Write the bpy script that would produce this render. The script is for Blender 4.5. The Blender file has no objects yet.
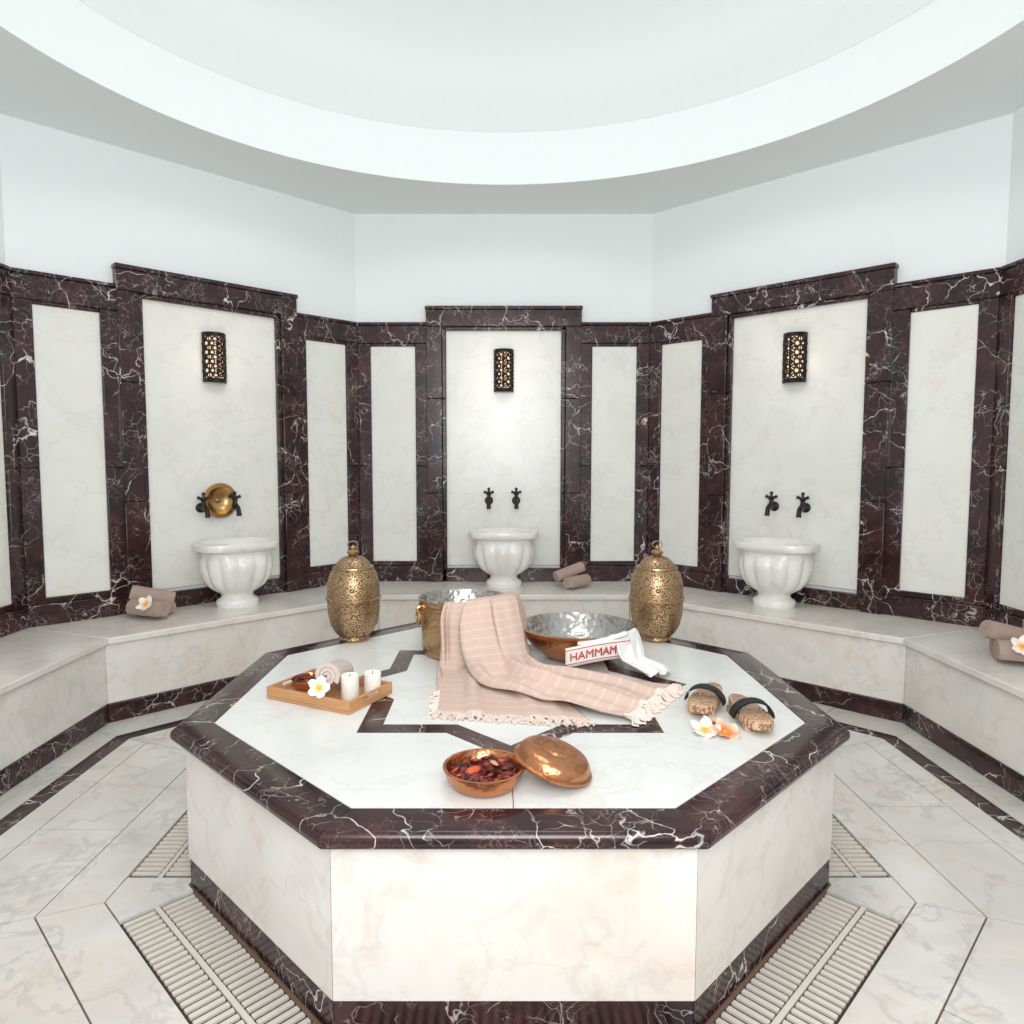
import bpy, bmesh, math, random
from mathutils import Matrix, Vector, noise
random.seed(7)
pi=math.pi; T=math.tan(pi/8)
R=3.10; RB=2.42; RP=1.225; ZB=0.485; ZP=0.567; ZC=3.59; RHO=2.47; ZF=-.03; SX=.974; KY=.95
SXM=Matrix.Translation((0,R*(1-KY),0))@Matrix.Diagonal((SX,KY,1,1))
sc=bpy.context.scene
try:
    sc.view_settings.view_transform='Standard'; sc.view_settings.look='None'
except Exception as e: print(e)

# ---------------- materials ----------------
def newmat(name):
    m=bpy.data.materials.new(name); m.use_nodes=True
    nt=m.node_tree; b=nt.nodes['Principled BSDF']
    return m,nt,b
def N(nt,t,**k):
    n=nt.nodes.new(t)
    for a,v in k.items(): setattr(n,a,v)
    return n
def L(nt,a,b): nt.links.new(a,b)
def math_(nt,op,a,b=None,clamp=False):
    n=N(nt,'ShaderNodeMath',operation=op,use_clamp=clamp)
    for i,v in enumerate((a,b)):
        if v is None: continue
        if hasattr(v,'links'): L(nt,v,n.inputs[i])
        else: n.inputs[i].default_value=v
    return n.outputs[0]
def mix(nt,f,a,b):
    n=N(nt,'ShaderNodeMix',data_type='RGBA')
    for s,v in ((n.inputs[0],f),(n.inputs[6],a),(n.inputs[7],b)):
        if hasattr(v,'links'): L(nt,v,s)
        elif isinstance(v,(int,float)): s.default_value=v
        else: s.default_value=(*v,1)
    return n.outputs[2]
def ramp(nt,f,x0,x1,y0=0.,y1=1.):
    n=N(nt,'ShaderNodeMapRange',clamp=True)
    L(nt,f,n.inputs[0])
    for i,v in enumerate((x0,x1,y0,y1)): n.inputs[i+1].default_value=v
    return n.outputs[0]
def coord(nt,scale=1.,off=0):
    tc=N(nt,'ShaderNodeTexCoord')
    mp=N(nt,'ShaderNodeMapping'); L(nt,tc.outputs['Object'],mp.inputs[0])
    mp.inputs['Scale'].default_value=(scale,)*3 if not isinstance(scale,tuple) else scale
    mp.inputs['Location'].default_value=(off,off*.7,off*1.3)
    return mp.outputs[0]
def noise_(nt,v,s,d=4,r=.55,dist=0):
    n=N(nt,'ShaderNodeTexNoise'); L(nt,v,n.inputs['Vector'])
    n.inputs['Scale'].default_value=s; n.inputs['Detail'].default_value=d
    n.inputs['Roughness'].default_value=r; n.inputs['Distortion'].default_value=dist
    return n
def distort(nt,v,s,amt):
    n=noise_(nt,v,s,3)
    a=N(nt,'ShaderNodeVectorMath',operation='SUBTRACT'); L(nt,n.outputs['Color'],a.inputs[0]); a.inputs[1].default_value=(.5,.5,.5)
    b=N(nt,'ShaderNodeVectorMath',operation='SCALE'); L(nt,a.outputs[0],b.inputs[0]); b.inputs['Scale'].default_value=amt
    c=N(nt,'ShaderNodeVectorMath',operation='ADD'); L(nt,v,c.inputs[0]); L(nt,b.outputs[0],c.inputs[1])
    return c.outputs[0]
def vor(nt,v,s,feature='F1'):
    n=N(nt,'ShaderNodeTexVoronoi',feature=feature); L(nt,v,n.inputs['Vector']); n.inputs['Scale'].default_value=s
    return n
def bump(nt,b,h,st,dist=.01):
    n=N(nt,'ShaderNodeBump'); n.inputs['Strength'].default_value=st; n.inputs['Distance'].default_value=dist
    L(nt,h,n.inputs['Height']); L(nt,n.outputs[0],b.inputs['Normal'])

def plain(name,col,rough=.5,metal=0,nb=0,nsc=40,var=.08):
    m,nt,b=newmat(name)
    v=coord(nt); n=noise_(nt,v,nsc*.3,3)
    c=mix(nt,n.outputs[0],tuple(x*(1-var) for x in col),tuple(min(1,x*(1+var)) for x in col))
    L(nt,c,b.inputs['Base Color']); b.inputs['Roughness'].default_value=rough; b.inputs['Metallic'].default_value=metal
    if nb: bump(nt,b,noise_(nt,v,nsc,3).outputs[0],nb)
    return m

def dark_marble():
    m,nt,b=newmat('dark_red_marble')
    v=coord(nt); dv=distort(nt,v,2.6,.42); dv=distort(nt,dv,13,.07)
    base=mix(nt,ramp(nt,noise_(nt,dv,6,5).outputs[0],.35,.7),(.014,.004,.006),(.054,.015,.018))
    v1=ramp(nt,vor(nt,dv,4.2,'DISTANCE_TO_EDGE').outputs['Distance'],.001,.014,1,0)
    m1=ramp(nt,noise_(nt,v,3.9,4).outputs[0],.45,.60)
    dv2=distort(nt,coord(nt,1,3.3),7,.22)
    v2=ramp(nt,vor(nt,dv2,11,'DISTANCE_TO_EDGE').outputs['Distance'],.0,.022,1,0)
    m2=ramp(nt,noise_(nt,coord(nt,1,5),5.5,4).outputs[0],.46,.64)
    dv3=distort(nt,coord(nt,1,7.1),10,.16)
    v3=ramp(nt,vor(nt,dv3,24,'DISTANCE_TO_EDGE').outputs['Distance'],.0,.035,1,0)
    m3=ramp(nt,noise_(nt,coord(nt,1,9),4.5,3).outputs[0],.52,.66)
    f=math_(nt,'ADD',math_(nt,'MULTIPLY',math_(nt,'MULTIPLY',v1,m1),1.0),math_(nt,'MULTIPLY',math_(nt,'MULTIPLY',v2,m2),.6),clamp=True)
    f=math_(nt,'ADD',f,math_(nt,'MULTIPLY',math_(nt,'MULTIPLY',v3,m3),.38),clamp=True)
    L(nt,mix(nt,f,base,(.70,.65,.63)),b.inputs['Base Color'])
    b.inputs['Roughness'].default_value=.2
    return m
def white_marble(name,base,warm,wamt,grey=.18,sc_=1.,rough=.25):
    m,nt,b=newmat(name)
    v=coord(nt,sc_); dv=distort(nt,v,1.7,.5)
    w=ramp(nt,noise_(nt,dv,2.3,6,.6).outputs[0],.42,.72,0,wamt)
    c=mix(nt,w,base,warm)
    st=ramp(nt,noise_(nt,coord(nt,sc_,8),5,7,.7,.6).outputs[0],.56,.72,0,wamt*.9)
    c=mix(nt,st,c,(warm[0]*.85,warm[1]*.70,warm[2]*.52))
    vn=noise_(nt,distort(nt,coord(nt,sc_,2),2.2,.6),2.4,5)
    line=ramp(nt,math_(nt,'ABSOLUTE',math_(nt,'SUBTRACT',vn.outputs[0],.5)),0,.025,grey,0)
    c=mix(nt,line,c,(.40,.38,.37))
    cl=ramp(nt,noise_(nt,coord(nt,sc_,12),1.6,5,.6,1.2).outputs[0],.42,.68,0,grey*1.2)
    c=mix(nt,cl,c,(.50,.505,.51))
    g=N(nt,'ShaderNodeNewGeometry')
    c=mix(nt,ramp(nt,g.outputs['Random Per Island'],0,1,0,.14),c,(.56,.53,.49))
    L(nt,c,b.inputs['Base Color']); b.inputs['Roughness'].default_value=rough
    return m
DM=dark_marble()
WM=white_marble('white_marble_slab',(.79,.765,.72),(.67,.55,.43),.52,.20)
WMW=white_marble('white_marble_wall',(.83,.84,.81),(.77,.72,.63),.28,.14)
WMT=white_marble('white_marble_top',(.77,.79,.775),(.72,.68,.62),.22,.15)
WMF=white_marble('floor_marble',(.72,.71,.68),(.61,.51,.41),.55,.45)
WMS=white_marble('carved_marble',(.84,.84,.81),(.72,.65,.54),.4,.05,3)
PL=plain('white_plaster',(.815,.855,.855),.7,0,.05,60,.015)
GROUT=plain('brown_grout',(.20,.12,.08),.8)
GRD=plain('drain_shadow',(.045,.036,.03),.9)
SLAT=plain('grate_plastic',(.66,.61,.54),.5)
def hammered(name,col,rough,sc_,st,var=.25):
    m,nt,b=newmat(name); v=coord(nt)
    n=noise_(nt,v,9,4)
    L(nt,mix(nt,n.outputs[0],tuple(x*(1-var) for x in col),tuple(min(1,x*(1+var)) for x in col)),b.inputs['Base Color'])
    b.inputs['Metallic'].default_value=1; b.inputs['Roughness'].default_value=rough
    bump(nt,b,vor(nt,v,sc_,'SMOOTH_F1').outputs['Distance'],st,.006)
    return m
COP=hammered('hammered_copper',(.56,.24,.11),.28,55,.5)
COPS=hammered('copper_lid',(.56,.25,.12),.27,90,.22)
BRS=hammered('hammered_brass',(.50,.32,.17),.30,45,.5)
STL=hammered('tinned_metal',(.48,.47,.45),.27,40,.8,.12)
BRP=hammered('plain_brass',(.50,.31,.13),.28,20,.1)
BRL=hammered('antique_brass',(.46,.31,.17),.33,60,.3)
DBR=plain('dark_bronze',(.030,.024,.022),.38,.6,.2)
def filigree():
    m,nt,b=newmat('brass_filigree'); v=coord(nt)
    d=vor(nt,v,75,'F1').outputs['Distance']
    h=ramp(nt,d,.24,.34,0,1)
    w=N(nt,'ShaderNodeTexVoronoi',feature='F1'); w.inputs['Scale'].default_value=22; L(nt,v,w.inputs['Vector']); w.inputs['Randomness'].default_value=.55
    rg=math_(nt,'ABSOLUTE',math_(nt,'SUBTRACT',math_(nt,'FRACT',math_(nt,'MULTIPLY',w.outputs['Distance'],4.2)),.5))
    h2=ramp(nt,rg,.05,.12,0,1)
    f=math_(nt,'MULTIPLY',h,h2)
    n=noise_(nt,v,12,3)
    c=mix(nt,n.outputs[0],(.40,.25,.13),(.64,.45,.27))
    L(nt,mix(nt,f,(.08,.042,.022),c),b.inputs['Base Color'])
    b.inputs['Roughness'].default_value=.38; L(nt,ramp(nt,f,0,1,.3,.95),b.inputs['Metallic'])
    bump(nt,b,f,.8,.004)
    return m
FIL=filigree()
def cloth(name,base,stripe,nst,wid,mode=0):
    m,nt,b=newmat(name)
    uv=N(nt,'ShaderNodeUVMap'); sp=N(nt,'ShaderNodeSeparateXYZ'); L(nt,uv.outputs[0],sp.inputs[0])
    if mode==0:
        fr=math_(nt,'FRACT',math_(nt,'MULTIPLY',sp.outputs[1],nst))
        l=ramp(nt,math_(nt,'ABSOLUTE',math_(nt,'SUBTRACT',fr,.5)),wid,wid+.06,.30,0)
        fr2=math_(nt,'FRACT',math_(nt,'MULTIPLY',sp.outputs[0],3.0))
        l2=ramp(nt,math_(nt,'ABSOLUTE',math_(nt,'SUBTRACT',fr2,.5)),.02,.04,.10,0)
        l=math_(nt,'MAXIMUM',l,l2)
    else:
        a=math_(nt,'ABSOLUTE',math_(nt,'SUBTRACT',sp.outputs[1],.5))
        l=math_(nt,'MULTIPLY',ramp(nt,a,.34,.35,0,1),ramp(nt,a,.39,.40,1,0))
        if mode==2: l=math_(nt,'MULTIPLY',l,0.0)
    v=coord(nt)
    n=noise_(nt,v,6,3)
    bc=mix(nt,n.outputs[0],tuple(x*.93 for x in base),tuple(min(1,x*1.05) for x in base))
    L(nt,mix(nt,l,bc,stripe),b.inputs['Base Color']); b.inputs['Roughness'].default_value=.95
    bump(nt,b,noise_(nt,v,200,3).outputs[0],.5,.003)
    return m
PINK=cloth('pink_striped_cotton',(.595,.44,.365),(.74,.62,.56),26,.07)
TERRY=plain('terry_towel',(.54,.39,.33),.95,0,.9,300,.1)
TERRYP=plain('pale_terry_towel',(.76,.64,.58),.95,0,.9,300,.08)
WHTB=cloth('white_red_letter_band',(.82,.78,.74),(.50,.06,.045),1,1,1)
WHT=cloth('white_cotton',(.80,.79,.77),(.8,.8,.8),1,1,2)
RED=plain('red_embroidery',(.48,.05,.04),.9)
FRG=plain('fringe_thread',(.74,.62,.55),.95)
def bamboo():
    m,nt,b=newmat('bamboo_wood'); v=coord(nt,(6,60,60))
    n=noise_(nt,v,1.5,4)
    L(nt,mix(nt,n.outputs[0],(.40,.19,.07),(.62,.34,.16)),b.inputs['Base Color']); b.inputs['Roughness'].default_value=.45
    return m
BAM=bamboo()
def carved():
    m,nt,b=newmat('carved_wood'); v=coord(nt)
    w=N(nt,'ShaderNodeTexWave',wave_type='RINGS',rings_direction='Z'); L(nt,v,w.inputs[0]); w.inputs['Scale'].default_value=22; w.inputs['Distortion'].default_value=5; w.inputs['Detail Scale'].default_value=6
    L(nt,mix(nt,ramp(nt,w.outputs['Fac'],.18,.40),(.24,.11,.05),(.60,.40,.26)),b.inputs['Base Color']); b.inputs['Roughness'].default_value=.5
    return m
CARV=carved()
BLK=plain('black_strap',(.010,.010,.011),.55)
WAX=plain('white_wax',(.84,.82,.76),.4)
def petal(name,inner,outer,x0,x1):
    m,nt,b=newmat(name)
    uv=N(nt,'ShaderNodeUVMap'); sp=N(nt,'ShaderNodeSeparateXYZ'); L(nt,uv.outputs[0],sp.inputs[0])
    L(nt,mix(nt,ramp(nt,sp.outputs[1],x0,x1),inner,outer),b.inputs['Base Color']); b.inputs['Roughness'].default_value=.6
    return m
PET=petal('white_petal',(.88,.42,.04),(.88,.84,.78),.1,.55)
PETO=petal('orange_petal',(.88,.20,.03),(.88,.62,.46),.30,.98); YEL=plain('yellow_flower_center',(.85,.40,.04),.6)
DRIED=[plain('dried_red',(.15,.014,.010),.5),plain('dried_brown',(.05,.012,.008),.5),plain('dried_orange',(.50,.08,.025),.5),plain('dried_cream',(.55,.28,.18),.6)]
def glow():
    m,nt,b=newmat('lamp_frosted_glass'); b.inputs['Base Color'].default_value=(.5,.4,.3,1)
    v=coord(nt); n=noise_(nt,v,9,2)
    L(nt,mix(nt,n.outputs[0],(.9,.55,.3),(1,.8,.6)),b.inputs['Emission Color']); b.inputs['Emission Strength'].default_value=1.0
    return m
GLOW=glow()

# ---------------- builder ----------------
class B:
    def __init__(s):
        s.bm=bmesh.new(); s.mats=[]; s.uv=s.bm.loops.layers.uv.new('UVMap')
    def mi(s,m):
        if m not in s.mats: s.mats.append(m)
        return s.mats.index(m)
    def face(s,vs,m,uvs=None):
        try: f=s.bm.faces.new(vs)
        except ValueError: return
        f.material_index=s.mi(m); f.smooth=True
        if uvs:
            for l,u in zip(f.loops,uvs): l[s.uv].uv=u
    def V(s,p,M=None):
        p=Vector(p)
        return s.bm.verts.new(M@p if M is not None else p)
    def prism(s,poly,z0,z1,m,M=None,bev=0):
        a=[s.V((x,y,z0),M) for x,y in poly]
        if bev:
            c=Vector((sum(p[0] for p in poly)/len(poly),sum(p[1] for p in poly)/len(poly)))
            b=[s.V((x,y,z1-bev),M) for x,y in poly]
            t=[]
            for x,y in poly:
                d=Vector((x,y))-c; d=d*(1-bev/max(d.length,.001)); t.append(s.V((c.x+d.x,c.y+d.y,z1),M))
        else: b=[s.V((x,y,z1),M) for x,y in poly]; t=b
        n=len(poly)
        for i in range(n):
            j=(i+1)%n; s.face([a[i],a[j],b[j],b[i]],m)
            if bev: s.face([b[i],b[j],t[j],t[i]],m)
        s.face(a[::-1],m); s.face(t,m)
    def box(s,x0,x1,y0,y1,z0,z1,m,M=None):
        s.prism([(x0,y0),(x1,y0),(x1,y1),(x0,y1)],z0,z1,m,M)
    def grid(s,P,m,M=None,cu=False):
        ni=len(P); nj=len(P[0])
        vs=[[s.V(p,M) for p in row] for row in P]
        for i in range(ni-1):
            for j in range(nj-(0 if cu else 1)):
                k=(j+1)%nj
                s.face([vs[i][j],vs[i][k],vs[i+1][k],vs[i+1][j]],m,
                  [(j/(nj-1),i/(ni-1)),((j+1)/(nj-1),i/(ni-1)),((j+1)/(nj-1),(i+1)/(ni-1)),(j/(nj-1),(i+1)/(ni-1))])
        return vs
    def lathe(s,prof,n,m,M=None,rf=None):
        rows=[]
        for idx,(r,z) in enumerate(prof):
            if r<1e-5: rows.append([s.V((0,0,z),M)]); continue
            row=[]
            for i in range(n):
                a=2*pi*i/n; x=r*math.cos(a); y=r*math.sin(a); zz=z
                if rf: x,y,zz=rf(a,r,z,x,y)
                row.append(s.V((x,y,zz),M))
            rows.append(row)
        for a,b in zip(rows,rows[1:]):
            for i in range(n):
                j=(i+1)%n
                if len(a)==1 and len(b)==1: continue
                if len(a)==1: s.face([a[0],b[j],b[i]],m)
                elif len(b)==1: s.face([a[i],a[j],b[0]],m)
                else: s.face([a[i],a[j],b[j],b[i]],m)
    def tube(s,pts,r,m,M=None,n=8,closed=False,cap=True):
        pts=[Vector(p) for p in pts]; k=len(pts); rows=[]
        rr=r if isinstance(r,(list,tuple)) else [r]*k
        up=None
        for i,p in enumerate(pts):
            if closed: t=(pts[(i+1)%k]-pts[i-1])
            else: t=pts[min(i+1,k-1)]-pts[max(i-1,0)]
            t.normalize()
            if up is None:
                up=Vector((0,0,1)) if abs(t.z)<.9 else Vector((1,0,0))
            a=t.cross(up); 
            if a.length<1e-4: a=t.cross(Vector((0.3,1,0.2)))
            a.normalize(); b=a.cross(t).normalized(); up=b
            rows.append([s.V(p+rr[i]*(math.cos(2*pi*j/n)*a+math.sin(2*pi*j/n)*b),M) for j in range(n)])
        for i in range(k if closed else k-1):
            A=rows[i]; C=rows[(i+1)%k]
            for j in range(n): s.face([A[j],A[(j+1)%n],C[(j+1)%n],C[j]],m)
        if cap and not closed: s.face(rows[0][::-1],m); s.face(rows[-1],m)
    def blob(s,c,rx,ry,rz,m,M=None,n=8,rot=0,jit=0,tilt=0):
        X=Matrix.Translation(Vector(c))@Matrix.Rotation(rot,4,'Z')@Matrix.Rotation(tilt,4,'X')@Matrix.Diagonal((rx,ry,rz,1))
        if M is not None: X=M@X
        pr=[(math.sin(pi*i/6)*(1+random.uniform(-jit,jit)),-math.cos(pi*i/6)) for i in range(7)]
        pr[0]=(0,-1); pr[-1]=(0,1)
        s.lathe(pr,n,m,X)
    def done(s,name,loc=(0,0,0),rot=0,bevel=0,solid=0,sharp=35,subsurf=0,scale=1):
        bmesh.ops.recalc_face_normals(s.bm,faces=s.bm.faces)
        me=bpy.data.meshes.new(name); s.bm.to_mesh(me); s.bm.free()
        for m in s.mats: me.materials.append(m)
        try: me.set_sharp_from_angle(angle=math.radians(sharp))
        except Exception as e: print('sharp',e)
        o=bpy.data.objects.new(name,me); sc.collection.objects.link(o)
        o.location=loc; o.rotation_euler=(0,0,rot); o.scale=(scale,)*3
        if solid:
            q=o.modifiers.new('thick','SOLIDIFY'); q.thickness=solid; q.offset=0
        if subsurf:
            q=o.modifiers.new('ss','SUBSURF'); q.levels=subsurf; q.render_levels=subsurf
        if bevel:
            q=o.modifiers.new('bev','BEVEL'); q.width=bevel; q.segments=2; q.limit_method='ANGLE'; q.angle_limit=math.radians(50)
        return o
def octa(a,rot=0): # apothem
    c=a/math.cos(pi/8)
    return [(c*math.cos(pi/8+i*pi/4),c*math.sin(pi/8+i*pi/4)) for i in range(8)]
def RM(phi): return SXM@Matrix.Rotation(math.radians(phi-90),4,'Z')
WALLS=[('back',90),('back_left',135),('back_right',45),('left',180),('right',0)]
def wrot(phi):
    d=RM(phi).to_3x3()@Vector((1,0,0)); return math.atan2(d.y,d.x)

# ---------------- room ----------------
for nm,phi in WALLS:
    b=B(); M=RM(phi); o_=R+.16
    b.prism([(-R*T,R),(R*T,R),(o_*T,o_),(-o_*T,o_)],ZF,ZC,PL,M)
    b.done('wall_'+nm)
# marble panelling
for i,(nm,phi) in enumerate(WALLS):
    b=B(); M=RM(phi)
    def bx(u0,u1,t,z0,z1,m,t0=0.):
        b.box(u0,u1,R-t,R-t0,z0,z1,m,M)
    E=(R-.035)*T
    for s in (-1,1):
        def sb(u0,u1,t,z0,z1,m):
            a,c=sorted((s*u0,s*u1)); bx(a,c,t,z0,z1,m)
        sb(.765,1.16,.018,.655,2.54,WMW)
        sb(.66,E,.045,ZB,.62,DM); sb(.76,1.17,.034,.62,.66,DM)
        zs=[.62,1.48,2.515]
        for z0,z1 in zip(zs,zs[1:]):
            sb(1.16,E,.04,z0+.001,z1-.001,DM)
            sb(.66,.77,.04,z0+.001,z1-.001,DM)
        sb(.66,E,.04,2.515,2.665,DM); sb(.66,(R-.048)*T,.05,2.665,2.69,DM)
        sb(.77,1.16,.03,2.49,2.517,DM)
        zs=[ZB,1.25,2.05,2.65]
        for z0,z1 in zip(zs,zs[1:]):
            sb(.535,.672,.075,z0+.001,z1-.001,DM)
            sb(.50,.536,.05,z0+.001,z1-.001,DM)
    bx(-.505,.505,.018,.62,2.70,WMW)
    bx(-.535,-.02,.05,ZB,.60,DM); bx(-.018,.535,.05,ZB,.60,DM)
    bx(-.672,.672,.075,2.65,2.79,DM); bx(-.68,.68,.083,2.79,2.82,DM); bx(-.535,.535,.05,2.62,2.651,DM)
    b.done('trim_%d'%(i+1),bevel=.006)
# benches
for nm,phi in WALLS:
    b=B(); M=RM(phi)
    def trap(a,c,z0,z1,m,g=.0015,parts=1):
        for k in range(parts):
            f0=-1+2*k/parts; f1=-1+2*(k+1)/parts
            b.prism([(f0*a*T+g,a),(f1*a*T-g,a),(f1*c*T-g,c),(f0*c*T+g,c)],z0,z1,m,M)
    trap(RB-.018,R-.002,ZB-.04,ZB,WM)
    trap(RB+.005,R-.002,.085,ZB-.041,WM,parts=2 if nm=='back' else 1)
    trap(RB+.0,R-.002,ZF,.085,DM)
    b.done('marble_bench',bevel=.006)

# floor
b=B()
b.prism(octa(R+.12),-.06+ZF,-.012+ZF,GROUT)
b.done('floor')
b=B()
def ring(a,c,m,cuts=(),g=.003):
    for k in range(8):
        M=Matrix.Rotation(k*pi/4,4,'Z')
        a1=a+g; c1=c-g
        us=sorted(cuts)
        edges=[None]+list(us)+[None]
        for e0,e1 in zip(edges,edges[1:]):
            p0=(-a1*T+g,-c1*T+g) if e0 is None else (e0+g,e0+g)
            p1=(a1*T-g,c1*T-g) if e1 is None else (e1-g,e1-g)
            b.prism([(p0[0],a1),(p1[0],a1),(p1[1],c1),(p0[1],c1)],ZF-.012,ZF,m,M)
ring(1.435,1.63,WMF,())
ring(1.63,1.99,WMF,(-.1,))
ring(1.99,2.12,WMF,(.35,))
ring(2.12,2.21,DM,(0,),.001)
ring(2.21,2.54,WMF,(-.3,.5))
for k in range(8):
    M=Matrix.Rotation(k*pi/4,4,'Z'); M2=Matrix.Rotation((k-1)*pi/4,4,'Z')
    q=[(M@Vector(p+(0,)))[:2] for p in ((.445,1.185),(.445,1.432),(1.432*T,1.432))]
    q+=[(M2@Vector(p+(0,)))[:2] for p in ((-.445,1.432),(-.445,1.185))]
    q+=[(M@Vector((1.185*T,1.185,0)))[:2]]
    b.prism(q,ZF-.012,ZF,WMF)
b.done('floor_tiles')
b=B()
for k in range(8):
    M=Matrix.Rotation(k*pi/4,4,'Z')
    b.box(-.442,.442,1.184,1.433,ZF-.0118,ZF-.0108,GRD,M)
    n=28
    for i in range(n):
        u=-.43+.86*(i+.5)/n
        b.box(u-.0084,u+.0084,1.192,1.300,ZF-.009,ZF-.001,SLAT,M)
        b.box(u-.0084,u+.0084,1.326,1.427,ZF-.009,ZF-.001,SLAT,M)
    b.box(-.44,.44,1.305,1.321,ZF-.009,ZF-.001,SLAT,M)
b.done('floor_drain_grate')

# ceiling
def octR(a,th):
    th=(th+pi/8)%(pi/4)-pi/8
    return a/math.cos(th)
n=128
b=B()
outer=[];inner=[];it=[]
for i in range(n):
    a=2*pi*i/n; ro=octR(R+.14,a)
    outer.append((ro*math.cos(a),ro*math.sin(a),ZC)); inner.append((RHO*math.cos(a),RHO*math.sin(a),ZC))
    it.append((RHO*math.cos(a),RHO*math.sin(a),ZC+.38))
b.grid([outer,inner,it],PL,cu=True)
b.done('ceiling',sharp=30)
b=B()
prof=[(RHO+.001,.0),(RHO-.004,.0)]
rr=RHO-.004
for i in range(1,17):
    t=i/16*pi/2
    prof.append((max(0,rr*math.cos(t)**1.0*(1-.05*min(1,i/2)*(1-i/16))),1.1*math.sin(t)))
b.lathe(prof,n,PL,Matrix.Translation((0,0,ZC+.38)))
b.done('ceiling_dome',sharp=40)

# ---------------- platform ----------------
b=B()
RBY=RP-.045
for k in range(8):
    M=Matrix.Rotation(k*pi/4,4,'Z'); g=.0015
    for a,z0,z1,m in ((RBY-.004,ZF,.075,DM),(RBY,.075,ZP-.048,WM)):
        b.prism([(-a*T+g,a),(a*T-g,a),((a-.2)*T-g,a-.2),(-(a-.2)*T+g,a-.2)],z0,z1,m,M)
    a0=RP-.135
    prof=[(a0,ZP-.048),(RP-.012,ZP-.048),(RP-.003,ZP-.040),(RP,ZP-.026),(RP-.003,ZP-.012),(RP-.012,ZP-.003),(RP-.022,ZP),(a0,ZP)]
    g=.0007
    A=[(-r*T+g,r,z) for r,z in prof]; C=[(r*T-g,r,z) for r,z in prof]
    va=[b.V(p,M) for p in A]; vc=[b.V(p,M) for p in C]
    for i in range(len(prof)):
        j=(i+1)%len(prof); b.face([va[i],va[j],vc[j],vc[i]],DM)
    b.face(va,DM); b.face(vc[::-1],DM)
b.prism(octa(RP-.136),ZP-.05,ZP-.006,GROUT)
RS=.77; ws=.080
def star(rt):
    ri=rt*math.cos(pi/4)/math.cos(pi/8)
    pts=[]
    for k in range(16):
        a=k*pi/8; r=rt if k%2==0 else ri
        pts.append((r*math.cos(a),r*math.sin(a)))
    return pts
S0=star(RS); S1=star(RS-ws*1.414)
ao=RP-.137
zt=ZP-.0005
for k in range(8):
    a=k*pi/4; tip=Vector(S0[2*k]); tip2=Vector(S0[(2*k+2)%16]); inn=Vector(S0[2*k+1])
    mid1=Vector((ao*math.cos(a),ao*math.sin(a))); mid2=Vector((ao*math.cos(a+pi/4),ao*math.sin(a+pi/4)))
    c=ao/math.cos(pi/8); vx=Vector((c*math.cos(a+pi/8),c*math.sin(a+pi/8)))
    poly=[tip,mid1,vx,mid2,tip2,inn]
    cen=sum(poly,Vector((0,0)))/6
    poly=[tuple(p+(cen-p).normalized()*.0018) for p in poly]
    b.prism(poly,ZP-.02,zt,WMT)
for k in range(16):
    j=(k+1)%16
    b.prism([S0[k],S0[j],S1[j],S1[k]],ZP-.02,zt-.0003,DM)
b.prism([tuple(Vector(p)*.997) for p in S1],ZP-.02,zt,WMT)
b.done('octagonal_marble_platform',sharp=40)

# ---------------- sinks, taps, lamps ----------------
def sink(name,phi):
    b=B()
    prof=[(0,0),(.145,0),(.15,.03),(.14,.045),(.118,.055),(.11,.072),(.12,.088),(.145,.10),(.190,.13),(.225,.18),(.245,.245),(.247,.30),(.235,.34),
          (.238,.350),(.262,.358),(.290,.370),(.295,.392),(.288,.412),(.265,.418),(.245,.41),(.22,.37),(.17,.30),(.08,.25),(0,.24)]
    def rf(a,r,z,x,y):
        if .09<z<.346 and r>.1 :
            w=math.sin(pi*min(1,(z-.09)/.25))**.7; k=1+.12*w*(abs(math.cos(6*a+.3))-.5)
            x*=k;y*=k
        if z>.35 or (r<.25 and z>.3):
            c=abs(math.cos(a));s_=abs(math.sin(a)); k=1/((c**4+s_**4)**.25); k=1+(k-1)*.5
            x*=k*1.0;y*=k*.86
        return x,y*.86,z*1.12
    b.lathe(prof,120,WMS,None,rf)
    p=RM(phi)@Vector((0.02 if phi==135 else 0,R-.272,ZB))
    b.done(name,p,wrot(phi),sharp=50,scale=1.0)
def faucet(phi,u,z=1.185):
    b=B()
    b.lathe([(0,0),(.036,0),(.036,.008),(.024,.016),(.018,.02),(0,.02)],20,DBR,Matrix.Rotation(pi/2,4,'X'))
    b.tube([(0,0,0),(0,-.05,0),(0,-.09,.004),(0,-.115,-.01),(0,-.125,-.04),(0,-.127,-.065)],[.018,.020,.019,.017,.016,.020],DBR,n=12)
    b.tube([(0,-.06,.005),(0,-.06,.03),(0,-.06,.05)],[.023,.017,.014],DBR,n=12)
    b.blob((0,-.06,.062),.023,.023,.018,DBR,n=12)
    b.tube([(-.042,-.06,.078),(-.02,-.06,.070),(0,-.06,.068),(.02,-.06,.070),(.042,-.06,.078)],[.013,.009,.010,.009,.013],DBR,n=8)
    b.tube([(0,-.06,.06),(0,-.06,.10)],[.014,.008],DBR,n=8)
    b.blob((0,-.06,.103),.013,.013,.012,DBR,n=10)
    p=RM(phi)@Vector((u,R-.019,z))
    b.done('wall_faucet',p,wrot(phi))
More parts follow.
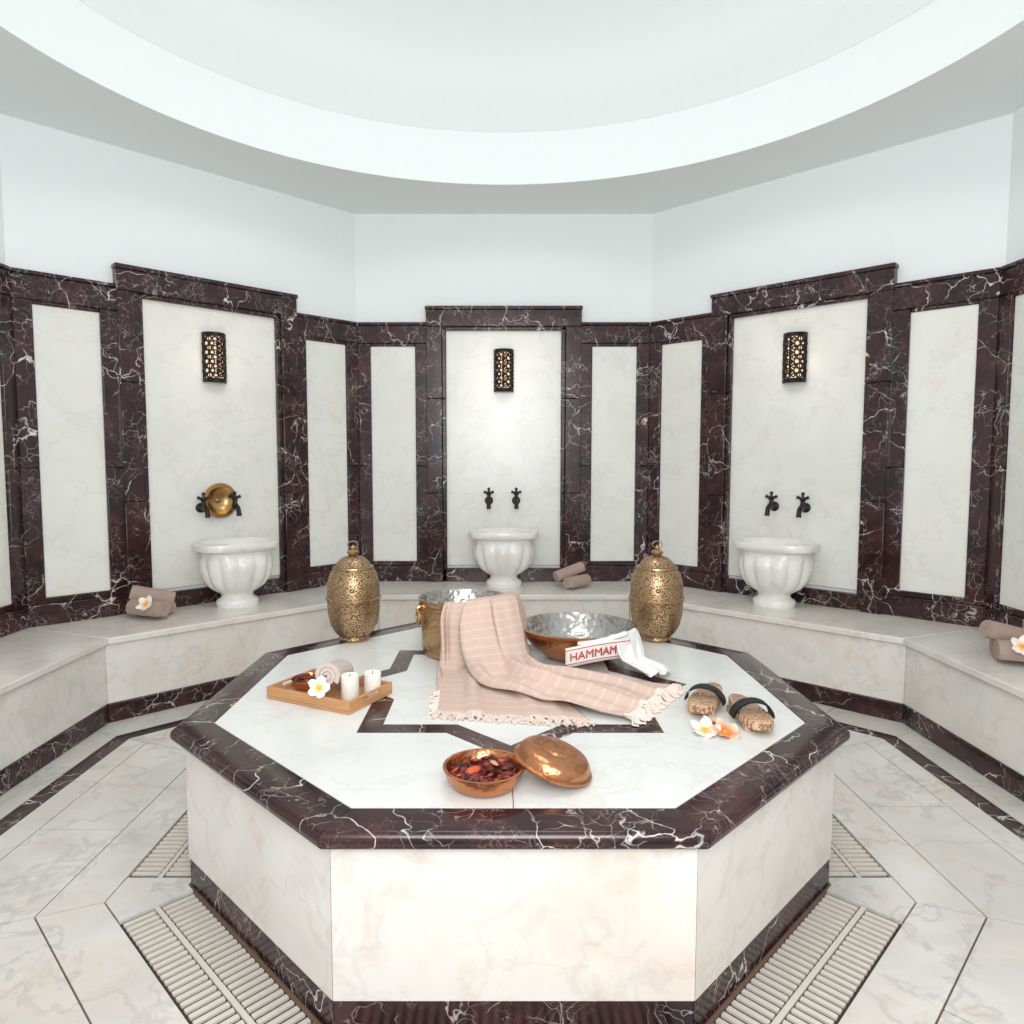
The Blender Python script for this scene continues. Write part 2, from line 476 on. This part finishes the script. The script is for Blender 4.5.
def lamp(phi,z=2.30):
    b=B(); r=.078; h=.34
    b.box(-.08,.08,-.012,0,-h/2,h/2,DBR)
    P=[]
    for zz in (-h/2+.02,h/2-.02):
        P.append([(r*.78*math.cos(pi+pi*i/16),r*.78*math.sin(pi+pi*i/16)-.01,zz) for i in range(17)])
    b.grid(P,GLOW)
    def arc(zz,rad,thick):
        b.tube([(r*math.cos(pi+pi*i/20),r*math.sin(pi+pi*i/20)-.01,zz) for i in range(21)],thick,DBR,n=6)
    for zz in (-h/2,-h/2+.014,h/2-.014,h/2): arc(zz,r,.009)
    for zz in (-h/2-.004,h/2-.004):
        b.prism([(r*math.cos(pi+pi*i/20),r*math.sin(pi+pi*i/20)-.01) for i in range(21)],zz,zz+.008,DBR)
    rows=9; cols=6; dz=(h-.05)/rows
    for i in range(rows):
        for j in range(cols+ (i%2)):
            a=pi+pi*((j+.5-(.5 if i%2 else 0))/cols)
            a=min(max(a,pi+.08),2*pi-.08)
            c=Vector((r*math.cos(a),r*math.sin(a)-.01,-h/2+.025+dz*(i+.5)))
            t=Vector((-math.sin(a),math.cos(a),0)); rad=.0155+.004*((i*3+j*5)%3-1)
            b.tube([c+rad*(math.cos(2*pi*k/10)*t+math.sin(2*pi*k/10)*Vector((0,0,1))) for k in range(10)],.0068,DBR,n=4,closed=True)
    for i in range(5):
        a=pi+pi*i/4; b.tube([(r*math.cos(a),r*math.sin(a)-.01,-h/2),(r*math.cos(a),r*math.sin(a)-.01,h/2)],.004,DBR,n=4)
    p=RM(phi)@Vector((0,R-.019,z))
    b.done('wall_lamp',p,wrot(phi))
    lp=RM(phi)@Vector((0,R-.30,z))
    ld=bpy.data.lights.new('wall_lamp_glow','POINT'); ld.energy=.9; ld.color=(1,.84,.66); ld.shadow_soft_size=.08
    lo=bpy.data.objects.new('wall_lamp_glow',ld); lo.location=lp; sc.collection.objects.link(lo)
for phi in (90,135,45):
    sink('marble_sink',phi); lamp(phi,2.285 if phi==90 else 2.27)
    for u in (-.13,.11): faucet(phi,u)
b=B()
b.lathe([(0,0),(.05,0),(.085,.02),(.10,.045),(.125,.05),(.128,.054),(.10,.056),(.08,.03),(.05,.012),(.02,.010),(.012,.02),(0,.022)],48,BRP,Matrix.Rotation(pi/2,4,'X'))
b.done('brass_bath_bowl',RM(135)@Vector((-.0,R-.02,1.235)),wrot(135))

# ---------------- lanterns ----------------
def lantern(x,y):
    b=B()
    body=[(0,.0),(.075,0),(.085,.012),(.078,.025),(.10,.045),(.125,.085),(.14,.15),(.143,.225)]
    b.lathe(body,64,FIL)
    b.lathe([(.143,.225),(.148,.228),(.148,.238),(.143,.241)],64,BRL)
    b.lathe([(.143,.241),(.140,.315),(.127,.365),(.108,.395)],64,FIL)
    b.lathe([(.108,.395),(.112,.398),(.110,.406),(.095,.41)],64,BRL)
    b.lathe([(.095,.41),(.084,.432),(.062,.452),(.042,.460)],48,FIL)
    b.lathe([(.042,.460),(.03,.464),(.022,.47),(.032,.478),(.034,.486),(.022,.495),(.010,.50),(.015,.508),(.010,.516),(0,.525)],32,BRL)
    b.tube([(.028*math.cos(2*pi*k/16),0,.525+.018*math.sin(2*pi*k/16)) for k in range(16)],.003,BRL,n=6,closed=True)
    for k in range(12):
        a=2*pi*k/12
        b.blob((.149*math.cos(a),.149*math.sin(a),.233),.006,.006,.006,BRL,n=6)
    b.done('brass_lantern',(x,y,ZP),random.random(),scale=.98)
lantern(-.82,.76); lantern(.805,.76)

# ---------------- bucket and big bowl ----------------
BX,BY=-.217,.52
b=B()
b.lathe([(0,0),(.195,0),(.205,.008),(.206,.03),(.210,.035),(.214,.23),(.220,.236),(.220,.25),(.215,.255),(.217,.268),(.228,.272),(.228,.280),(.215,.281)],72,BRS)
b.lathe([(.215,.281),(.208,.27),(.202,.03),(.19,.02),(0,.018)],72,STL)
for s in (0,1):
    a=math.radians(200+s*175)
    M=Matrix.Rotation(a,4,'Z')@Matrix.Translation((.222,0,.215))
    b.tube([(.012,.035*math.cos(2*pi*k/20),.035*math.sin(2*pi*k/20)-.02) for k in range(20)],.006,BRP,M,closed=True)
    b.tube([(.0,0,.03),(.012,0,.028),(.018,0,.018),(.012,0,.006),(0,0,.0)],.009,BRP,M)
    b.box(-.012,.002,-.03,.03,-.005,.045,BRP,M)
b.done('copper_bucket',(BX,BY,ZP))
OX,OY=.344,.43
b=B()
bprof=[(0,0),(.10,0),(.135,.003),(.175,.025),(.225,.065),(.262,.115),(.274,.146),(.290,.151),(.291,.158),(.276,.160)]
b.lathe(bprof,80,COP)
b.lathe([(.276,.160),(.268,.146),(.255,.115),(.215,.066),(.16,.028),(.10,.012),(0,.010)],80,STL)
b.done('hammered_copper_basin',(OX,OY,ZP))

# ---------------- towels ----------------
def cr(p0,p1,p2,p3,t):
    return .5*((2*p1)+(-p0+p2)*t+(2*p0-5*p1+4*p2-p3)*t*t+(-p0+3*p1-3*p2+p3)*t**3)
def resample(row,n):
    row=[Vector(p) for p in row]; k=len(row); out=[]
    for i in range(n):
        f=i/(n-1)*(k-1); a=min(int(f),k-2); t=f-a
        g=lambda q: row[q] if 0<=q<k else (2*row[0]-row[1] if q<0 else 2*row[-1]-row[-2])
        out.append(cr(g(a-1),g(a),g(a+1),g(a+2),t))
    return out
def surf(ctrl,ni,nj):
    rows=[resample(r,nj) for r in ctrl]
    cols=[resample([rows[i][j] for i in range(len(rows))],ni) for j in range(nj)]
    return [[cols[j][i] for j in range(nj)] for i in range(ni)]
def fringe(b,edge,dirs,n,ln,zf):
    k=len(edge)
    for q in range(n):
        f=q/(n-1)*(k-1); a=min(int(f),k-2); p=edge[a].lerp(edge[a+1],f-a)
        d=Vector(dirs)+Vector((random.uniform(-.35,.35),random.uniform(-.35,.35),0)); d.normalize()
        l=ln*random.uniform(.7,1.2); w=Vector((-d.y,d.x,0))*random.uniform(-.012,.012)
        p=Vector((p.x,p.y,max(p.z,zf)))
        b.tube([p-d*.008,p+d*l*.35+w,Vector(((p+d*l*.7).x,(p+d*l*.7).y,zf))-w,Vector(((p+d*l).x,(p+d*l).y,zf))],[.0042,.0036,.003,.0022],FRG,n=4)
z0=ZP+.007
def ss(x): x=max(0,min(1,x)); return x*x*(3-2*x)
b=B()
A=[
 [(-.28,.50,.74),(-.22,.50,.74),(-.16,.52,.74),(-.10,.55,.74)],
 [(-.28,.36,.82),(-.20,.34,.83),(-.12,.38,.83),(-.06,.46,.82)],
 [(-.295,.292,.862),(-.20,.28,.864),(-.10,.30,.864),(.00,.42,.862)],
 [(-.315,.25,.80),(-.21,.235,.80),(-.08,.255,.80),(.035,.38,.80)],
 [(-.315,.215,.69),(-.22,.20,.69),(-.08,.20,.69),(.06,.31,.69)],
 [(-.315,.16,.60),(-.22,.13,.60),(-.06,.12,.60),(.09,.22,.60)],
 [(-.305,.02,z0+.004),(-.18,.0,z0+.006),(-.02,-.02,z0+.01),(.14,.04,z0+.004)],
 [(-.29,-.18,z0),(-.14,-.20,z0+.004),(.04,-.22,z0+.006),(.22,-.20,z0)],
 [(-.285,-.36,z0),(-.10,-.395,z0),(.10,-.42,z0),(.29,-.44,z0)]]
P=surf(A,100,72)
for i,row in enumerate(P):
    for j,p in enumerate(row):
        fi=i/99; fj=j/71
        hang=ss(1-abs(fi-.45)/.32)
        q=fj+.04*math.sin(fi*7)
        p.y-=.020*hang*(math.sin(q*21+1)+.5*math.sin(q*37)); p.x+=.010*hang*math.sin(q*13+2)
        fl=ss((fi-.58)/.12)
        p.z+=fl*max(0,.012*math.sin(q*14+2+1.5*fi)+.007*math.sin(q*33+fi*4)+.010*noise.noise(Vector((p.x*9,p.y*9,1))))*(1.5-.9*ss((fi-.7)/.3))
        if fi>.6: p.z=max(p.z,ZP+.006)
b.grid(P,PINK); 
C=[
 [(-.17,.45,.76),(-.10,.48,.76),(-.05,.54,.76),(-.04,.62,.76)],
 [(-.18,.34,.86),(-.10,.36,.868),(-.04,.42,.868),(.0,.54,.86)],
 [(-.19,.255,.87),(-.07,.255,.885),(.03,.32,.885),(.05,.47,.865)],
 [(-.21,.19,.78),(-.06,.16,.80),(.05,.23,.80),(.08,.41,.77)],
 [(-.20,.08,.68),(-.04,.05,.70),(.07,.11,.69),(.09,.28,.66)],
 [(-.13,-.08,.605),(.01,-.09,.65),(.11,-.02,.645),(.15,.14,.60)],
 [(.04,-.23,.592),(.14,-.19,.645),(.22,-.08,.64),(.28,.07,.592)],
 [(.24,-.36,.588),(.33,-.27,.625),(.41,-.13,.62),(.48,.01,.588)],
 [(.43,-.45,z0+.008),(.51,-.34,z0+.015),(.60,-.2,z0+.015),(.70,-.07,z0+.004)]]
P2=surf(C,120,80)
for i,row in enumerate(P2):
    for j,p in enumerate(row):
        fi=i/119; fj=j/79; q=fj+.05*math.sin(fi*6+1)
        hang=ss(1-abs(fi-.38)/.30); fl=ss((fi-.50)/.12)
        f_=math.sin(q*17+fi*2)+.5*math.sin(q*35+1)
        p.y-=.020*hang*f_; p.x-=.008*hang*f_
        p.z+=fl*(.024*f_+.020*noise.noise(Vector((p.x*8,p.y*8,3))))*(1.3-.8*fi)
        if fi>.5: p.z=max(p.z,ZP+.017)
b.grid(P2,PINK)
fringe(b,P[-1],(0,-1,0),90,.055,ZP+.004)
fringe(b,P2[-1],(.75,-.5,0),80,.055,ZP+.004)
fringe(b,[P[i][0] for i in range(84,100)],(-1,-.4,0),14,.03,ZP+.004)
b.done('pink_striped_towel',solid=.005,sharp=80)
# white towel draped over basin rim with lettered band
b=B(); ctrl=[]
for r,z,s0,s1 in ((.15,.035,-70,-35),(.21,.075,-68,-32),(.258,.14,-66,-28),(.288,.170,-64,-26),(.304,.135,-62,-24),(.312,.085,-61,-25),(.335,.058,-60,-27),(.39,.052,-60,-30),(.455,.046,-60,-34),(.50,.040,-60,-40)):
    ctrl.append([(OX+r*math.cos(math.radians(s0+(s1-s0)*k/4)),OY+r*math.sin(math.radians(s0+(s1-s0)*k/4)),ZP+z-(.0 if r<.33 else .022*k/4)) for k in range(5)])
P=surf(ctrl,70,48)
for i,row in enumerate(P):
    for j,p in enumerate(row):
        f=ss((i-24)/20); w=math.sin(j*.30+i*.03)+.4*math.sin(j*.7)
        d=Vector((p.x-OX,p.y-OY,0)).normalized()
        p+=d*.007*(1+w)*f*(1-ss((i-38)/15)) 
        if i>34: p.z+=.008*w*ss((i-34)/10)
        if i>40: p.z=max(p.z,ZP+.008)
b.grid(P,WHT)
def band(t,v,off=0):
    a=math.radians(-106+60*t); z=.150-.090*v+.018*math.sin(t*pi)-.03*(1-t); rad=.313-.010*v+off
    return (OX+rad*math.cos(a),OY+rad*math.sin(a),ZP+z)
b.grid([[band(i/30,k/6) for i in range(31)] for k in range(7)],WHTB)
rows=[]
for k in range(7):
    v=k/6; row=[]
    for i in range(21):
        t=i/20; a=math.radians(-96+50*t); z=.168-.01*v-.03*(1-t)
        rad=.309-.05*v
        row.append((OX+rad*math.cos(a),OY+rad*math.sin(a),ZP+z+.012*math.sin(v*pi)))
    rows.append(row)
b.grid(rows,WHT)
try:
    tcu=bpy.data.curves.new('lettering','FONT'); tcu.body='HAMMAM'; tcu.size=1
    tob=bpy.data.objects.new('lettering_tmp',tcu); sc.collection.objects.link(tob)
    bpy.context.view_layer.update()
    tme=tob.to_mesh()
    xs=[v.co.x for v in tme.vertices]; x0,x1=min(xs),max(xs); ys=[v.co.y for v in tme.vertices]; y0,y1=min(ys),max(ys)
    vv=[b.V(band(.07+.66*(v.co.x-x0)/(x1-x0),.70-.40*(v.co.y-y0)/(y1-y0),.0050)) for v in tme.vertices]
    for p in tme.polygons: b.face([vv[i] for i in p.vertices],RED)
    tob.to_mesh_clear(); bpy.data.objects.remove(tob)
except Exception as e: print('text fail',e)
b.done('white_trimmed_towel',solid=.006,sharp=80)

# rolled towels
def roll(b,M,r=.055,ln=.26,m=TERRY,turns=2.6):
    n=60; th=.0155*r/.055; out=[];inn=[]
    for i in range(n):
        t=i/(n-1); a=t*turns*2*pi; rad=.010+(r-.010)*t
        out.append((rad*math.cos(a),rad*math.sin(a))); rr=max(.001,rad-th); inn.append((rr*math.cos(a),rr*math.sin(a)))
    xs=[-.5,-.485,-.46,-.2,0,.2,.46,.485,.5]; sh=[.5,.8,1,1,1.05,1,1,.8,.5]
    loop=out+inn[::-1]; R_=[]
    for x,s_ in zip(xs,sh):
        R_.append([(x*ln,p[0]*(.94+.06*s_),p[1]*(.94+.06*s_)) for p in loop])
    vs=b.grid(R_,m,M,cu=True)
    for e in (0,-1):
        row=vs[e]
        for i in range(n-1):
            b.face([row[i],row[i+1],row[2*n-2-i],row[2*n-1-i]],m)
def flower(b,c,r,m,M=None,tilt=0):
    X=Matrix.Translation(Vector(c))@Matrix.Rotation(tilt,4,'X')
    if M is not None: X=M@X
    for k in range(5):
        a=2*pi*k/5; Q=X@Matrix.Rotation(a,4,'Z'); rows=[]
        for i in range(7):
            t=i/6; w=r*.44*math.sin(pi*(.06+.84*t))**.7
            rows.append([(r*t*1.0+.002,w*s_,r*(.10+.35*t*t-.08*abs(s_)+.05*s_)) for s_ in (-1,-.5,0,.5,1)])
        b.grid(rows,m,Q)
    b.blob((0,0,r*.10),r*.14,r*.14,r*.10,YEL,X,n=8)
Tr=Matrix.Translation; Rz=lambda d:Matrix.Rotation(math.radians(d),4,'Z'); Ry=lambda d:Matrix.Rotation(math.radians(d),4,'Y'); Rx=lambda d:Matrix.Rotation(math.radians(d),4,'X')
def towel_pair(loc,rot,fx=.05,up=24,a2=0):
    b=B()
    roll(b,Tr((.02,-.055,.066))@Rz(a2),r=.064,ln=.27)
    roll(b,Tr((-.03,.055,.125))@Rz(up)@Ry(14),r=.060,ln=.27)
    roll(b,Tr((-.0,.075,.050)),r=.050,ln=.20)
    flower(b,(fx,-.115,.105),.055,PET,None,.9)
    b.done('rolled_towels',loc,math.radians(rot),sharp=60)
towel_pair((-2.37,1.69,ZB),-12,a2=-8,up=30)
b=B(); roll(b,Tr((0,-.05,.056)),ln=.26); roll(b,Tr((.01,.04,.125))@Rz(-24)@Ry(-16),r=.052,ln=.26)
b.done('rolled_towels',(.56,2.76,ZB),math.radians(48),sharp=60)
towel_pair((2.66,.62,ZB),-20,fx=-.02)

# ---------------- tray ----------------
b=B(); w,d,h,t=.42,.28,.05,.012
b.box(-w/2,w/2,-d/2,d/2,.0,.012,BAM)
b.box(-w/2,w/2,-d/2,-d/2+t,.0125,h,BAM); b.box(-w/2,w/2,d/2-t,d/2,.0125,h,BAM)
for s in (-1,1):
    x0,x1=sorted((s*(w/2),s*(w/2-t)))
    b.box(x0,x1,-d/2+t,-.06,.0125,h,BAM); b.box(x0,x1,.06,d/2-t,.0125,h,BAM)
    b.box(x0,x1,-.06,.06,.0125,.028,BAM); b.box(x0,x1,-.06,.06,.042,h,BAM)
b.done('bamboo_tray',(-.732,-.154,ZP),math.radians(-27),bevel=.002)
TM=Tr((-.732,-.154,ZP))@Rz(-27)
b=B()
b.lathe([(0,0),(.05,0),(.065,.012),(.074,.04),(.072,.042),(.062,.014),(0,.008)],32,COPS)
for q in range(46):
    a=random.random()*6.28; r=.058*math.sqrt(random.random())
    b.blob((r*math.cos(a),r*math.sin(a),.032+random.uniform(0,.014)),.014,.009,.004,random.choice(DRIED[:2]*3+DRIED),None,6,random.random()*3,.2,random.uniform(-.7,.7))
b.done('potpourri_dish',TM@Vector((-.122,.015,.0125)))
b=B(); roll(b,Rz(114)@Ry(12),r=.056,ln=.22,m=TERRYP)
b.done('small_rolled_towel',TM@Vector((.016,.008,.096)),math.radians(-27),sharp=60)
b=B(); flower(b,(0,0,0),.042,PET,None,1.0); b.done('plumeria_flower',TM@Vector((.055,-.127,.078)),.1)
for px,py,hh in ((.132,-.035,.105),(.164,.068,.092)):
    b=B(); b.lathe([(0,0),(.033,0),(.035,.003),(.035,hh-.003),(.032,hh),(.028,hh-.002),(.0,hh-.008)],32,WAX)
    b.tube([(0,0,hh-.008),(.001,0,hh+.006)],.0012,BLK,n=5)
    b.done('white_candle',TM@Vector((px,py,.0125)))

# ---------------- potpourri bowl & lid ----------------
b=B()
b.lathe([(0,0),(.075,0),(.095,.012),(.112,.035),(.116,.055),(.122,.060),(.122,.064),(.112,.064)],56,COP)
b.lathe([(.112,.064),(.108,.05),(.10,.03),(.085,.015),(0,.012)],56,COPS)
for q in range(170):
    a=random.random()*6.28; r=.092*math.sqrt(random.random()); s_=random.uniform(.010,.017)
    b.blob((r*math.cos(a),r*math.sin(a),.034+random.uniform(0,.02)),s_,s_*.65,s_*.18,random.choice([DRIED[0]]*6+[DRIED[1]]*4+[DRIED[2]]*1),None,6,random.random()*3,.3,random.uniform(-1,1))
b.blob((-.03,-.01,.056),.022,.012,.006,DRIED[2],None,8,.6,.15,.3); b.blob((.03,.035,.055),.020,.012,.006,DRIED[3],None,8,2,.15,.3)
b.done('dried_petal_bowl',(-.084,-.955,ZP))
b=B()
MM=Ry(17)@Rx(2)
b.lathe([(.112,-.004),(.124,.0),(.124,.006),(.114,.010),(.111,.028),(.100,.041),(.085,.048),(.055,.052),(.05,.058),(.03,.061),(.022,.064),(.018,.063),(0,.062)],56,COPS,MM)
b.lathe([(.112,-.004),(.104,.024),(.09,.036),(0,.05)],56,COPS,MM)
b.done('copper_lid',(.122,-.90,ZP+.042))

# ---------------- sandals ----------------
def sandal(loc,rot):
    b=B(); n=36; out=[]
    for k in range(n):
        a=2*pi*k/n; y=.13*math.sin(a); wd=.048+.008*math.sin(a)-.006*math.cos(2*a)
        out.append((wd*math.cos(a),y))
    b.prism(out,.018,.040,CARV,None,.004)
    b.box(-.04,.04,.055,.085,0,.0185,CARV); b.box(-.038,.038,-.085,-.055,0,.0185,CARV)
    rows=[]
    for y in (.002,.012,.034,.046):
        rows.append([(.060*math.cos(pi*i/14),y+.006*math.sin(pi*i/14),.022+(.056 if .01<y<.04 else .052)*math.sin(pi*i/14)) for i in range(15)])
    b.grid(rows,BLK)
    rows2=[[(x*.93,y,(z-.022)*.94+.022) for x,y,z in r] for r in rows]
    b.grid(rows2,BLK)
    b.done('wooden_hammam_sandal',loc,math.radians(rot),sharp=50,scale=1.25)
sandal((.775,-.275,ZP),152); sandal((.885,-.43,ZP),180)
for x,y,m in ((.69,-.545,PET),(.755,-.56,PETO)):
    b=B(); flower(b,(0,0,0),.05,m,None,.35); b.done('plumeria_flower',(x,y,ZP+.006),x*9)
b=B(); flower(b,(0,0,0),.04,PETO,None,.3); b.done('plumeria_flower',(.735,-.475,ZP+.006),2)

# ---------------- lights ----------------
def area(name,loc,tgt,size,e,col=(1,1,1)):
    ld=bpy.data.lights.new(name,'AREA'); ld.shape='DISK'; ld.size=size; ld.energy=e; ld.color=col
    o=bpy.data.objects.new(name,ld); o.location=loc
    o.rotation_euler=(Vector(tgt)-Vector(loc)).to_track_quat('-Z','Y').to_euler(); sc.collection.objects.link(o)
area('dome_light',(0,-.3,4.85),(0,-.3,0),2.0,35,(1,.99,.97))
area('softbox_light',(0,-3.6,3.0),(0,1.6,1.5),2.0,62,(1,.98,.96))
area('ceiling_bounce_light',(0,-3.3,1.9),(0,1.4,3.6),1.6,66,(.98,.99,1))
w=bpy.data.worlds.new('World'); sc.world=w; w.use_nodes=True
bg=w.node_tree.nodes['Background']; bg.inputs[0].default_value=(.965,.98,1,1); bg.inputs[1].default_value=.82

cd=bpy.data.cameras.new('camera'); cam=bpy.data.objects.new('camera',cd); sc.collection.objects.link(cam)
cam.location=(-.04,-2.98,1.53); cam.rotation_euler=(math.radians(90-4.2),0,0)
cd.sensor_width=36; cd.lens=705/1024*36; cd.shift_x=.0127; cd.clip_start=.05
sc.camera=cam
